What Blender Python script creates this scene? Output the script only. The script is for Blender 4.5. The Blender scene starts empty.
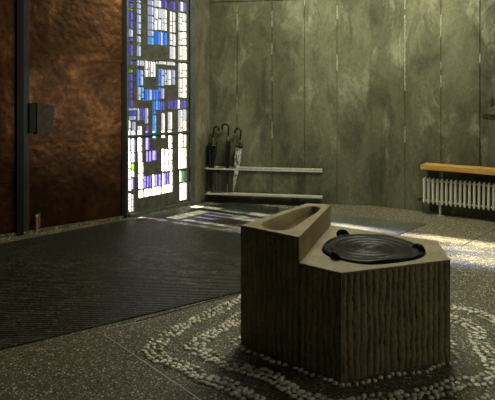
import bpy, math, random
from mathutils import Vector, Matrix, noise
random.seed(7)
SC = bpy.context.scene
COL = SC.collection
H, F, CX, HY = 1.5, 554.0, 247.5, 90.0          # eye height, focal (px), principal point

# ------------------------------------------------------------------ helpers
def floor_pt(u, v, z=0.0):
    y = F * (H - z) / (v - HY)
    return Vector(((u - CX) / F * y, y))

def on_line(u, v, P, D):
    """point where the sight line through (u,v) meets the vertical plane P + t*D -> (t, z, xy)"""
    k = (u - CX) / F
    t = (k * P[1] - P[0]) / (D[0] - k * D[1])
    y = P[1] + t * D[1]
    return t, H - (v - HY) * y / F, Vector((P[0] + t * D[0], y))

def tag(o, label=None, cat=None, group=None, kind=None):
    if label: o['label'] = label
    if cat: o['category'] = cat
    if group: o['group'] = group
    if kind: o['kind'] = kind
    return o

def empty(name, loc, label, cat, group=None):
    o = bpy.data.objects.new(name, None); COL.objects.link(o)
    o.location = loc; o.empty_display_size = .1
    return tag(o, label, cat, group)

def world_loc(o):
    l = Vector((0, 0, 0))
    while o: l += Vector(o.location); o = o.parent
    return l

class MB:
    def __init__(s): s.v = []; s.f = []; s.m = []
    def add(s, verts, faces, mat=0):
        n = len(s.v); s.v += [tuple(p) for p in verts]
        s.f += [tuple(i + n for i in f) for f in faces]; s.m += [mat] * len(faces)
    def box(s, c, ax, ay, az, mat=0):
        """c centre; ax, ay, az half-extent vectors"""
        c, ax, ay, az = map(Vector, (c, ax, ay, az))
        P = [c + ax * i + ay * j + az * k for k in (-1, 1) for j in (-1, 1) for i in (-1, 1)]
        fs = [(0, 2, 3, 1), (4, 5, 7, 6), (0, 1, 5, 4), (2, 6, 7, 3), (0, 4, 6, 2), (1, 3, 7, 5)]
        if ax.cross(ay).dot(az) < 0: fs = [f[::-1] for f in fs]
        s.add(P, fs, mat)
    def prism(s, poly, z0, z1, mat=0):
        n = len(poly)
        area = sum(poly[i][0] * poly[(i + 1) % n][1] - poly[(i + 1) % n][0] * poly[i][1] for i in range(n))
        if area < 0: poly = poly[::-1]
        s.add([(p[0], p[1], z0) for p in poly] + [(p[0], p[1], z1) for p in poly],
              [tuple(range(n))[::-1], tuple(range(n, 2 * n))] +
              [(i, (i + 1) % n, n + (i + 1) % n, n + i) for i in range(n)], mat)
    def tube(s, pts, rad, seg=12, mat=0, caps=True):
        pts = [Vector(p) for p in pts]; n = len(pts)
        rad = rad if isinstance(rad, (list, tuple)) else [rad] * n
        t0 = (pts[1] - pts[0]).normalized()
        up = Vector((0, 0, 1)) if abs(t0.z) < .9 else Vector((1, 0, 0))
        nrm = t0.cross(up).normalized(); V = []
        for i in range(n):
            t = (pts[min(i + 1, n - 1)] - pts[max(i - 1, 0)]).normalized()
            nrm = (nrm - t * nrm.dot(t)).normalized(); b = t.cross(nrm)
            for k in range(seg):
                a = 2 * math.pi * k / seg
                V.append(pts[i] + (nrm * math.cos(a) + b * math.sin(a)) * rad[i])
        Fs = [(i * seg + k, i * seg + (k + 1) % seg, (i + 1) * seg + (k + 1) % seg, (i + 1) * seg + k)
              for i in range(n - 1) for k in range(seg)]
        if caps: Fs += [tuple(range(seg))[::-1], tuple(range((n - 1) * seg, n * seg))]
        s.add(V, Fs, mat)
    def grid(s, fn, nu, nv, mat=0, flip=False):
        V = [fn(i / nu, j / nv) for j in range(nv + 1) for i in range(nu + 1)]
        w = nu + 1
        Fs = [(j * w + i, j * w + i + 1, (j + 1) * w + i + 1, (j + 1) * w + i) for j in range(nv) for i in range(nu)]
        if flip: Fs = [f[::-1] for f in Fs]
        s.add(V, Fs, mat)
    def build(s, name, mats, parent=None, smooth=False, bevel=0, kind=None):
        if not isinstance(mats, (list, tuple)): mats = [mats]
        o0 = world_loc(parent) if parent else Vector((0, 0, 0))
        me = bpy.data.meshes.new(name)
        me.from_pydata([tuple(Vector(p) - o0) for p in s.v], [], s.f)
        for m in mats: me.materials.append(m)
        me.polygons.foreach_set('material_index', s.m)
        if smooth:
            me.polygons.foreach_set('use_smooth', [True] * len(s.f))
            try: me.set_sharp_from_angle(angle=math.radians(50))
            except Exception: pass
        me.update()
        o = bpy.data.objects.new(name, me); COL.objects.link(o)
        if parent: o.parent = parent
        if bevel:
            b = o.modifiers.new('bevel', 'BEVEL'); b.width = bevel; b.segments = 2; b.limit_method = 'ANGLE'
        if kind: o['kind'] = kind
        return o

# ------------------------------------------------------------------ materials
def new_mat(name):
    m = bpy.data.materials.new(name); m.use_nodes = True
    nt = m.node_tree; nt.nodes.clear()
    out = nt.nodes.new('ShaderNodeOutputMaterial')
    b = nt.nodes.new('ShaderNodeBsdfPrincipled')
    nt.links.new(b.outputs[0], out.inputs[0])
    return m, nt, b, out

def nd(nt, typ, **kw):
    n = nt.nodes.new(typ)
    for k, v in kw.items():
        if k in n.inputs.keys() if hasattr(n.inputs, 'keys') else False: n.inputs[k].default_value = v
        else: setattr(n, k, v)
    return n

def coords(nt, scale=(1, 1, 1)):
    tc = nt.nodes.new('ShaderNodeTexCoord'); mp = nt.nodes.new('ShaderNodeMapping')
    mp.inputs['Scale'].default_value = scale
    nt.links.new(tc.outputs['Object'], mp.inputs[0]); return mp.outputs[0]

def noise_tex(nt, co, scale, detail=4, rough=.6, dist=0):
    n = nt.nodes.new('ShaderNodeTexNoise')
    n.inputs['Scale'].default_value = scale; n.inputs['Detail'].default_value = detail
    n.inputs['Roughness'].default_value = rough; n.inputs['Distortion'].default_value = dist
    nt.links.new(co, n.inputs['Vector']); return n.outputs['Fac']

def ramp(nt, fac, stops):
    r = nt.nodes.new('ShaderNodeValToRGB'); e = r.color_ramp.elements
    while len(e) < len(stops): e.new(.5)
    for i, (p, c) in enumerate(stops):
        e[i].position = p; e[i].color = (*c, 1) if len(c) == 3 else c
    nt.links.new(fac, r.inputs[0]); return r.outputs[0]

def mix(nt, a, b, fac, mode='MIX'):
    n = nt.nodes.new('ShaderNodeMix'); n.data_type = 'RGBA'; n.blend_type = mode
    for s, x in ((0, fac), (6, a), (7, b)):
        if isinstance(x, (int, float)): n.inputs[s].default_value = x
        elif isinstance(x, tuple): n.inputs[s].default_value = (*x, 1)
        else: nt.links.new(x, n.inputs[s])
    return n.outputs[2]

def bump(nt, b, h, strength=.3, dist=.01):
    n = nt.nodes.new('ShaderNodeBump'); n.inputs['Strength'].default_value = strength
    n.inputs['Distance'].default_value = dist
    nt.links.new(h, n.inputs['Height']); nt.links.new(n.outputs[0], b.inputs['Normal'])

def plain(name, col, rough=.5, metal=0, spec=.5, var=0, scale=20, bmp=0):
    m, nt, b, o = new_mat(name)
    b.inputs['Roughness'].default_value = rough; b.inputs['Metallic'].default_value = metal
    b.inputs['Specular IOR Level'].default_value = spec
    co = coords(nt); f = noise_tex(nt, co, scale, 5)
    lo = tuple(c * (1 - var) for c in col); hi = tuple(min(1, c * (1 + var)) for c in col)
    nt.links.new(ramp(nt, f, [(.3, lo), (.7, hi)]), b.inputs['Base Color'])
    if bmp: bump(nt, b, f, bmp, .004)
    return m

def mat_concrete():
    m, nt, b, o = new_mat('board_marked_concrete')
    co = coords(nt); cs = coords(nt, (1, 1, .42))
    big = noise_tex(nt, cs, 1.3, 6, .62, .4); patch = noise_tex(nt, cs, 3.2, 9, .74, .35)
    fine = noise_tex(nt, co, 26, 5, .65); grain = noise_tex(nt, co, 130, 3, .7)
    base = ramp(nt, big, [(.30, (.070, .071, .040)), (.52, (.135, .136, .080)), (.72, (.20, .20, .125))])
    lime = ramp(nt, patch, [(.54, (0, 0, 0)), (.70, (.7, .7, .7))])
    c = mix(nt, base, (.36, .36, .25), lime)
    dark = ramp(nt, noise_tex(nt, cs, 3.1, 7, .7, .6), [(.36, (.38, .38, .38)), (.52, (1, 1, 1))])
    c = mix(nt, c, dark, .75, 'MULTIPLY')
    gr = ramp(nt, fine, [(.3, (.80, .80, .78)), (.7, (1.14, 1.14, 1.12))])
    c = mix(nt, c, gr, 1.0, 'MULTIPLY')
    vor = nt.nodes.new('ShaderNodeTexVoronoi'); vor.inputs['Scale'].default_value = 17
    nt.links.new(co, vor.inputs['Vector'])
    pits = ramp(nt, vor.outputs['Distance'], [(.05, (.3, .3, .25)), (.085, (1, 1, 1))])
    c = mix(nt, c, pits, .8, 'MULTIPLY')
    nt.links.new(c, b.inputs['Base Color']); b.inputs['Roughness'].default_value = .80
    b.inputs['Specular IOR Level'].default_value = .3
    bump(nt, b, mix(nt, grain, fine, .5), .5, .006)
    return m

def mat_aggregate(name, tone=1.0, smooth=False):
    m, nt, b, o = new_mat(name)
    co = coords(nt)
    v = nt.nodes.new('ShaderNodeTexVoronoi'); v.inputs['Scale'].default_value = 130
    nt.links.new(co, v.inputs['Vector'])
    sep = nt.nodes.new('ShaderNodeSeparateColor'); nt.links.new(v.outputs['Color'], sep.inputs[0])
    t = tone
    c = ramp(nt, sep.outputs[0], [(0, (.030 * t, .027 * t, .016 * t)), (.45, (.095 * t, .085 * t, .050 * t)),
                                  (.75, (.19 * t, .172 * t, .105 * t)), (.93, (.26 * t, .235 * t, .15 * t)), (1, (.95 * t, .9 * t, .7 * t))])
    big = ramp(nt, noise_tex(nt, co, 1.1, 5, .6), [(.3, (.8, .8, .8)), (.7, (1.15, 1.15, 1.15))])
    c = mix(nt, c, big, 1.0, 'MULTIPLY')
    nt.links.new(c, b.inputs['Base Color'])
    rg = ramp(nt, sep.outputs[1], [(0, (.38, .38, .38)), (1, (.72, .72, .72))])
    nt.links.new(rg, b.inputs['Roughness']); b.inputs['Specular IOR Level'].default_value = .45
    bump(nt, b, v.outputs['Distance'], .55, .004)
    return m

def mat_copper():
    m, nt, b, o = new_mat('hammered_copper')
    co = coords(nt); n1 = noise_tex(nt, co, 2.2, 7, .65, .8); n2 = noise_tex(nt, co, 14, 6, .7)
    sp = noise_tex(nt, co, 60, 3, .6)
    c = ramp(nt, n1, [(.28, (.028, .013, .006)), (.5, (.070, .032, .012)), (.74, (.19, .088, .032))])
    c2 = ramp(nt, n2, [(.3, (.72, .72, .72)), (.7, (1.12, 1.1, 1.08))])
    c = mix(nt, c, c2, 1.0, 'MULTIPLY')
    nt.links.new(c, b.inputs['Base Color']); b.inputs['Metallic'].default_value = .85
    r = ramp(nt, n2, [(.3, (.50, .50, .50)), (.75, (.28, .28, .28))]); nt.links.new(r, b.inputs['Roughness'])
    v = nt.nodes.new('ShaderNodeTexVoronoi'); v.inputs['Scale'].default_value = 16; v.feature = 'SMOOTH_F1'
    nt.links.new(co, v.inputs['Vector'])
    h = mix(nt, v.outputs['Distance'], noise_tex(nt, co, 9, 6, .7, .5), .6); bump(nt, b, h, .5, .02)
    return m

def mat_stone(name, col, ribs=False):
    m, nt, b, o = new_mat(name)
    co = coords(nt); n1 = noise_tex(nt, co, 5, 7, .7); n2 = noise_tex(nt, co, 60, 4, .7)
    c = ramp(nt, n1, [(.3, tuple(x * .62 for x in col)), (.7, tuple(x * 1.25 for x in col))])
    c = mix(nt, c, ramp(nt, n2, [(.3, (.7, .7, .7)), (.7, (1.2, 1.2, 1.2))]), 1.0, 'MULTIPLY')
    v = nt.nodes.new('ShaderNodeTexVoronoi'); v.inputs['Scale'].default_value = 26
    nt.links.new(co, v.inputs['Vector'])
    c = mix(nt, c, ramp(nt, v.outputs['Distance'], [(.07, (.25, .22, .18)), (.13, (1, 1, 1))]), .75, 'MULTIPLY')
    nt.links.new(c, b.inputs['Base Color']); b.inputs['Roughness'].default_value = .55 if not ribs else .8
    bump(nt, b, mix(nt, n1, n2, .6), .35, .004)
    return m

def mat_mat(name, col, spec=.6):
    m, nt, b, o = new_mat(name)
    co = coords(nt); n1 = noise_tex(nt, co, 1.6, 7, .7, .4); n2 = noise_tex(nt, co, 90, 3, .7)
    c = ramp(nt, n1, [(.3, tuple(x * .7 for x in col)), (.75, tuple(x * 1.5 for x in col))])
    scuff = ramp(nt, noise_tex(nt, coords(nt, (1, 2.2, 1)), 7, 8, .75, .8), [(.50, (0, 0, 0)), (.66, (.5, .5, .5))])
    zone = ramp(nt, noise_tex(nt, co, .8, 3, .5), [(.40, (.10, .10, .10)), (.54, (1, 1, 1))])
    c = mix(nt, c, (.36, .34, .25), mix(nt, scuff, zone, 1.0, 'MULTIPLY'))
    dust = ramp(nt, noise_tex(nt, co, 70, 2, .5), [(.60, (0, 0, 0)), (.68, (.8, .8, .8))])
    c = mix(nt, c, (.26, .25, .19), dust)
    vb = nt.nodes.new('ShaderNodeTexVoronoi'); vb.inputs['Scale'].default_value = 48
    nt.links.new(co, vb.inputs['Vector'])
    c = mix(nt, c, ramp(nt, vb.outputs['Distance'], [(.15, (1.5, 1.5, 1.5)), (.55, (.45, .45, .45))]), .8, 'MULTIPLY')
    nt.links.new(c, b.inputs['Base Color']); b.inputs['Roughness'].default_value = .42
    b.inputs['Specular IOR Level'].default_value = spec
    bump(nt, b, n2, .6, .003)
    return m

def mat_glass(name, col, k=.72):
    m = bpy.data.materials.new(name); m.use_nodes = True; nt = m.node_tree; nt.nodes.clear()
    out = nt.nodes.new('ShaderNodeOutputMaterial')
    tr = nt.nodes.new('ShaderNodeBsdfTransparent'); tl = nt.nodes.new('ShaderNodeBsdfTranslucent')
    gl = nt.nodes.new('ShaderNodeBsdfGlossy'); gl.inputs['Roughness'].default_value = .15
    co = coords(nt); f = noise_tex(nt, co, 45, 4, .7)
    c = ramp(nt, f, [(.3, tuple(x * .62 for x in col)), (.62, col)])
    nt.links.new(c, tr.inputs[0]); nt.links.new(c, tl.inputs[0])
    a = nt.nodes.new('ShaderNodeMixShader'); a.inputs[0].default_value = 1 - k
    nt.links.new(tr.outputs[0], a.inputs[1]); nt.links.new(tl.outputs[0], a.inputs[2])
    g = nt.nodes.new('ShaderNodeMixShader'); g.inputs[0].default_value = .05
    nt.links.new(a.outputs[0], g.inputs[1]); nt.links.new(gl.outputs[0], g.inputs[2])
    nt.links.new(g.outputs[0], out.inputs[0]); return m

def mat_wood():
    m, nt, b, o = new_mat('oak_board')
    ang = math.atan2(-.545, .839)
    tc = nt.nodes.new('ShaderNodeTexCoord'); mp = nt.nodes.new('ShaderNodeMapping')
    mp.inputs['Rotation'].default_value = (0, 0, -ang)
    mp2 = nt.nodes.new('ShaderNodeMapping'); mp2.inputs['Scale'].default_value = (1.2, 22, 22)
    nt.links.new(tc.outputs['Object'], mp.inputs[0]); nt.links.new(mp.outputs[0], mp2.inputs[0])
    f = noise_tex(nt, mp2.outputs[0], 2.2, 6, .6, .5)
    c = ramp(nt, f, [(.3, (.32, .17, .03)), (.52, (.52, .30, .065)), (.75, (.66, .42, .12))])
    nt.links.new(c, b.inputs['Base Color']); b.inputs['Roughness'].default_value = .42
    bump(nt, b, f, .15, .002); return m

def mat_pebble():
    m, nt, b, o = new_mat('pale_pebble')
    co = coords(nt)
    v = nt.nodes.new('ShaderNodeTexVoronoi'); v.inputs['Scale'].default_value = 22
    nt.links.new(co, v.inputs['Vector'])
    sep = nt.nodes.new('ShaderNodeSeparateColor'); nt.links.new(v.outputs['Color'], sep.inputs[0])
    c = ramp(nt, sep.outputs[0], [(0, (.45, .42, .30)), (.3, (.82, .79, .62)), (1, (.97, .96, .84))])
    c = mix(nt, c, ramp(nt, noise_tex(nt, co, 90, 3, .6), [(.3, (.8, .8, .8)), (.7, (1.1, 1.1, 1.1))]), 1.0, 'MULTIPLY')
    nt.links.new(c, b.inputs['Base Color']); b.inputs['Roughness'].default_value = .3
    return m

M = dict(
    concrete=mat_concrete(),
    floor=mat_aggregate('exposed_aggregate', .92),
    copper=mat_copper(),
    stone=mat_stone('dressed_stone', (.31, .25, .128)),
    ribbed=mat_stone('chiselled_stone', (.26, .21, .112), True),
    mat_dark=mat_mat('ribbed_rubber', (.025, .028, .018)),
    mat_grey=mat_mat('ribbed_grey_rubber', (.13, .135, .115)),
    black=plain('black_steel', (.007, .008, .008), .6, .1, .25, .3),
    flange=plain('grey_steel', (.035, .04, .036), .6, .4, .5, .25, 8),
    frame=plain('weathered_frame', (.11, .13, .115), .42, .4, .5, .3, 9),
    matrix=plain('glazing_concrete', (.09, .09, .068), .75, 0, .3, .4, 14, .4),
    alu=plain('brushed_aluminium', (.58, .58, .51), .4, .1, .5, .1, 30),
    radiator=plain('cream_enamel', (.80, .79, .66), .35, 0, .5, .06, 6),
    pipe=plain('grey_pipe', (.38, .38, .33), .45, .2, .5, .2, 15),
    wood=mat_wood(), pebble=mat_pebble(),
    bronze=plain('dark_bronze', (.008, .011, .010), .36, 0, .07, .5, 9, .15),
    handle=plain('ribbed_bronze', (.034, .026, .018), .5, .6, .5, .5, 30, .4),
    rust=plain('rusty_plate', (.25, .09, .03), .7, .2, .3, .5, 40, .3),
    chrome=plain('dull_chrome', (.55, .54, .48), .28, .8, .5, .2, 20),
    gold=plain('aged_brass', (.09, .07, .008), .5, .55, .5, .3, 60),
    nylon=plain('black_nylon', (.012, .012, .013), .48, 0, .4, .4, 25),
    nylon_grey=plain('charcoal_nylon', (.045, .047, .042), .55, 0, .4, .4, 25),
    green=plain('green_nylon', (.005, .032, .016), .5, 0, .4, .5, 60),
    plastic=plain('black_plastic', (.012, .012, .012), .25, 0, .5, .1),
    steel=plain('steel_shaft', (.55, .55, .50), .3, .8, .5, .1),
    ceiling=plain('ceiling_concrete', (.16, .155, .11), .8, 0, .3, .25, 2, .3),
    strip=plain('zinc_strip', (.62, .60, .52), .4, .3, .5, .15, 30),
    lime=plain('lime_crust', (.34, .34, .24), .8, 0, .3, .35, 60, .4),
    paving=plain('courtyard_paving', (.45, .44, .40), .8, 0, .3, .2, 3, .3),
)
# patterned canopy: pale silver with dark marks printed on it
def mat_print():
    m, nt, b, o = new_mat('printed_canopy')
    co = coords(nt, (1, 1, .55)); f = noise_tex(nt, co, 34, 3, .6, 1.4)
    c = ramp(nt, f, [(.42, (.05, .05, .05)), (.50, (.60, .60, .58)), (.75, (.78, .78, .76))])
    nt.links.new(c, b.inputs['Base Color']); b.inputs['Roughness'].default_value = .4; return m
M['print'] = mat_print()
GL = dict(W=mat_glass('clear_glass', (.93, .89, .90), .995), L=mat_glass('pale_lavender_glass', (.40, .46, .68), .995),
          B=mat_glass('blue_glass', (.05, .20, .85), .995), P=mat_glass('violet_blue_glass', (.10, .085, .44), .995),
          C=mat_glass('sky_blue_glass', (.10, .40, .85), .995), G=mat_glass('green_glass', (.13, .33, .03), .995))

# ------------------------------------------------------------------ plan of the room
B = Vector((-1.445, 6.48)); DC = Vector((-.777, -.629)).normalized()        # copper door line, going left from B
W0 = Vector((-1.411, 6.543)); W1 = Vector((-.770, 7.289)); DW = (W1 - W0).normalized()
BEND = Vector((1.604, 7.195)); DBK = Vector((-.984, .177)).normalized()
CORN = Vector((-.521, 7.577))
DR = Vector((.839, -.545)).normalized()
RE = BEND + DR * 4.2
NC = Vector((-DC.y, DC.x)) * 1.0
if NC.dot(-B) < 0: NC = -NC
NW = Vector((DW.y, -DW.x)); NB = Vector((-.177, -.984)).normalized(); NR = Vector((-DR.y, DR.x))
if NR.dot(-BEND) < 0: NR = -NR
CE = B + DC * 6.0
CEIL = 3.6
V3 = lambda p, z: Vector((p[0], p[1], z))

def wall(name, a, b, z0, z1, nin, mat, thick=.25, panels=None, zsplit=None, ea=.15, eb=.15):
    """a straight wall from a to b seen from the side nin; panels are board widths with small grooves"""
    mb = MB(); d = (b - a); L = d.length; d = d / L
    cuts = panels or [0, L]; zs = [z0] + (zsplit or []) + [z1]; rnd = random.Random(name)
    mb.box(V3((a + b) / 2 + d * (eb - ea) / 2 - nin * (thick / 2 + .018), (z0 + z1) / 2), V3(d * (L + ea + eb) / 2, 0), V3(nin * thick / 2, 0), (0, 0, (z1 - z0) / 2))
    for i in range(len(cuts) - 1):
        for j in range(len(zs) - 1):
            g = .0055
            s0 = cuts[i] + (g if i else 0); s1 = cuts[i + 1] - (g if i < len(cuts) - 2 else 0)
            h0 = zs[j] + (g if j else 0); h1 = zs[j + 1] - (g if j < len(zs) - 2 else 0)
            off = rnd.uniform(-.0035, 0) if panels else 0
            c = a + d * (s0 + s1) / 2 + nin * (off - .010)
            mb.box(V3(c, (h0 + h1) / 2), V3(d * (s1 - s0) / 2, 0), V3(nin * .010, 0), (0, 0, (h1 - h0) / 2))
    rc = random.Random(name + 'lime')
    for sx in (panels[1:-1] if panels else []):                # pale lime crust along some stretches of the board joints
        z = rc.uniform(.2, 1.6)
        while z < z1 - .3:
            hgt = rc.uniform(.05, .28)
            if rc.random() < .25 + .3 * (z > 1.5):
                n_ = 12; q = [(sx + rc.uniform(-.010, -.002), z + hgt * k_ / n_) for k_ in range(n_ + 1)]
                p_ = [(sx + rc.uniform(.001, .008), zz) for _, zz in q]
                V = []
                for (a0, zz), (a1, _) in zip(q, p_):
                    for aa in (a0, a1): V.append(V3(a + d * aa + nin * .0012, zz))
                mb.add(V, [(2 * k_, 2 * k_ + 1, 2 * k_ + 3, 2 * k_ + 2) for k_ in range(n_)], 1)
            z += hgt + rc.choice((0, 0, .02, .3, .5))
    return mb.build(name, [mat, M['lime']], kind='structure')

# floor
mb = MB()
fl = [CE + NC * -.3, B + NC * -.3 + DW * -.1, W1 - NW * .3, CORN + Vector((0, .3)), BEND + Vector((.1, .3)), RE - NR * .3, Vector((6.2, -3)), Vector((-6.4, -3))]
mb.prism(fl, -.12, 0)
mb.build('floor', M['floor'], kind='structure')
mb = MB(); mb.prism([p + (p - Vector((0, 4))).normalized() * .2 for p in fl], CEIL, CEIL + .2)
mb.build('ceiling', M['ceiling'], kind='structure')

# back wall, board joints measured on the photograph
def bt(u, P, D): return on_line(u, 90, P, D)[0]
Lb = (CORN - BEND).length
cuts = sorted([0] + [bt(u, BEND, DBK) for u in (337, 304.5, 272, 237)] + [Lb])
cuts = [c for c in cuts if 0 <= c <= Lb]
wall('wall_back', BEND, BEND + DBK * (Lb + .0), 0, CEIL, NB, M['concrete'], panels=cuts, zsplit=[2.70])
Lr = (RE - BEND).length
cuts = [0] + [bt(u, BEND, DR) for u in (405, 441, 480)] ; step = cuts[-1] - cuts[-2]
while cuts[-1] + step < Lr: cuts.append(cuts[-1] + step)
cuts.append(Lr)
wall('wall_back_right', BEND, RE, 0, CEIL, NR, M['concrete'], panels=cuts, zsplit=[2.70])
R2 = Vector((6.0, -2.8)); L2 = Vector((-6.2, -2.8))
d = (R2 - RE).normalized(); n = Vector((-d.y, d.x)); n = n if n.dot(-RE) > 0 else -n
wall('wall_right', RE, R2, 0, CEIL, n, M['concrete'])
wall('wall_behind', L2, R2, 0, CEIL, Vector((0, 1)), M['concrete'])
d = (L2 - CE).normalized(); n = Vector((-d.y, d.x)); n = n if n.dot(-CE) > 0 else -n
wall('wall_far_left', L2, CE, 0, CEIL, n, M['concrete'])
# short concrete return between the window and the back wall
WR = W0 + DW * ((Vector((-.715, 7.353)) - W0).dot(DW))
wall('wall_left', WR, CORN, 0, CEIL, NW, M['concrete'], .22, ea=0)

# ------------------------------------------------------------------ copper doors
def door_xy(u): return on_line(u, 90, B, DC)
tR = door_xy(121)[0]; tL = door_xy(28.5)[0]; tP = door_xy(15.5)[0]
z1 = on_line(75, 60, B, DC)[1]; z2 = on_line(75, 163, B, DC)[1]
def sheet(mb, t0, t1, h0, h1, off):
    c = B + DC * (t0 + t1) / 2 + NC * (off - .02)
    mb.box(V3(c, (h0 + h1) / 2), V3(DC * abs(t1 - t0) / 2, 0), V3(NC * .02, 0), (0, 0, (h1 - h0) / 2))
def copper_leaf(name, t0, t1, tv):
    mb = MB()
    for (h0, h1, off) in ((.035, z2 + .012, .001), (z2 - .012, z1 + .012, .009)):
        sheet(mb, t0, t1, h0, h1, off)
    sheet(mb, t0, tv, z1 - .012, CEIL - .005, .016); sheet(mb, tv - .012, t1, z1 - .012, CEIL - .005, .018)
    t = t0 + .03
    while t < t1:                                            # nail heads along the lower seam
        c = B + DC * t + NC * .009
        for zz in (z2 + .0,):
            mb.add([V3(c, zz) + V3(DC * .005 * math.cos(a), .005 * math.sin(a)) for a in [k * math.pi / 3 for k in range(6)]] + [V3(c + NC * .004, zz)],
                   [(k, (k + 1) % 6, 6) for k in range(6)])
        t += .045
    return mb.build(name, M['copper'], kind='structure')
d1 = copper_leaf('door_1', tR, tL, door_xy(46)[0])
d2 = copper_leaf('door_2', tP, 5.95, tP + 1.1)
# door posts
def post(name, t0, t1, out, mat, back=.05, z0=0, P=B, D=DC, N=NC):
    mb = MB(); c = P + D * (t0 + t1) / 2 + N * (out - back) / 2
    mb.box(V3(c, (z0 + CEIL) / 2), V3(D * abs(t1 - t0) / 2, 0), V3(N * (out + back) / 2, 0), (0, 0, (CEIL - z0) / 2))
    return mb.build(name, mat, bevel=.003, kind='structure')
post('trim_1', door_xy(22.6)[0], tP, .045, M['black'])
post('trim_2', tL + .0005, door_xy(22.6)[0] - .0005, .03, M['flange'])
post('trim_3', tR - .0005, -.03, .015, M['black'])
mb = MB()                                                    # raised worn stone sill under the doors
mb.box(V3(B + DC * 2.98 + NC * .0, .016), V3(DC * 2.96, 0), V3(NC * .035, 0), (0, 0, .016)); mb.build('trim_4', M['floor'], kind='structure')
mb = MB()                                                    # wall above / behind the copper
mb.box(V3(B + DC * 3.0 - NC * .18, CEIL / 2), V3(DC * 3.0, 0), V3(NC * .12, 0), (0, 0, CEIL / 2)); mb.build('wall_left_entrance', M['concrete'], kind='structure')

# handle on the copper leaf: ribbed bronze plate standing in front of a black block
hx = lambda u, v: on_line(u, v, B, DC)
h = MB()
ta, za = hx(35, 102.5)[:2]; tb, zb = hx(52.8, 104.8)[:2]; zc = hx(35, 134)[1]; zd = hx(50.5, 132)[1]
tc_ = hx(50.5, 132)[0]
FR = [(ta, za), (tb, zb), (tc_, zd), (ta, zc)]
nr = 15
for k in range(nr):
    a0, a1 = k / nr, (k + .72) / nr
    q = []
    for a in (a0, a1):
        q.append((ta, zc + (za - zc) * a)); q.append((tc_ + (tb - tc_) * a, zd + (zb - zd) * a))
    for dd in (.052, .066):
        pass
    P8 = [V3(B + DC * t + NC * o, z) for o in (.046, .064) for (t, z) in (q[0], q[1], q[3], q[2])]
    h.add(P8, [(0, 1, 2, 3)[::-1], (4, 5, 6, 7), (0, 1, 5, 4), (1, 2, 6, 5), (2, 3, 7, 6), (3, 0, 4, 7)])
P8 = [V3(B + DC * t + NC * o, z) for o in (.012, .056) for (t, z) in FR]
h.add(P8, [(0, 1, 2, 3)[::-1], (4, 5, 6, 7), (0, 1, 5, 4), (1, 2, 6, 5), (2, 3, 7, 6), (3, 0, 4, 7)])
hd = h.build('door_handle', M['handle'], d1)
hd['label'] = 'horizontally ribbed dark bronze handle plate'
tq = hx(27.6, 103)[0]; k = MB()  # dark box left of the ribbed plate
k.box(V3(B + DC * (ta + tq) / 2 + NC * .032, (hx(30, 103)[1] + hx(30, 132.5)[1]) / 2), V3(DC * abs(tq - ta) / 2 * .99, 0), V3(NC * .019, 0),
      (0, 0, (hx(30, 103)[1] - hx(30, 132.5)[1]) / 2))
k.build('black_block', M['black'], hd, bevel=.004)
# foot bolt
bx = hx(35, 233); bt_ = MB(); c = B + DC * bx[0] + NC * .045
zt = hx(35, 214.5)[1]
bt_.tube([V3(c, .001), V3(c, zt - .03)], .011, 14)
bt_.tube([V3(c, zt - .035), V3(c, zt - .03), V3(c, zt), V3(c, zt + .006)], [.012, .017, .017, .010], 14)
for zz in (.05, .13):
    bt_.box(V3(B + DC * bx[0] + NC * .027, zz), V3(DC * .012, 0), V3(NC * .018, 0), (0, 0, .008))
fb = bt_.build('foot_bolt', M['chrome'], d1, smooth=True); fb['label'] = 'dull chrome floor bolt'
pl = MB(); px = hx(38.6, 217)
pl.box(V3(B + DC * px[0] + NC * .010, .125), V3(DC * .014, 0), V3(NC * .004, 0), (0, 0, .075)); pl.build('bolt_plate', M['rust'], fb)
kn = MB(); c2 = B + DC * px[0] + NC * .03
kn.tube([V3(B + DC * px[0] + NC * .012, .225), V3(c2, .225)], .010, 10); kn.build('bolt_knob', M['black'], fb)

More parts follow.
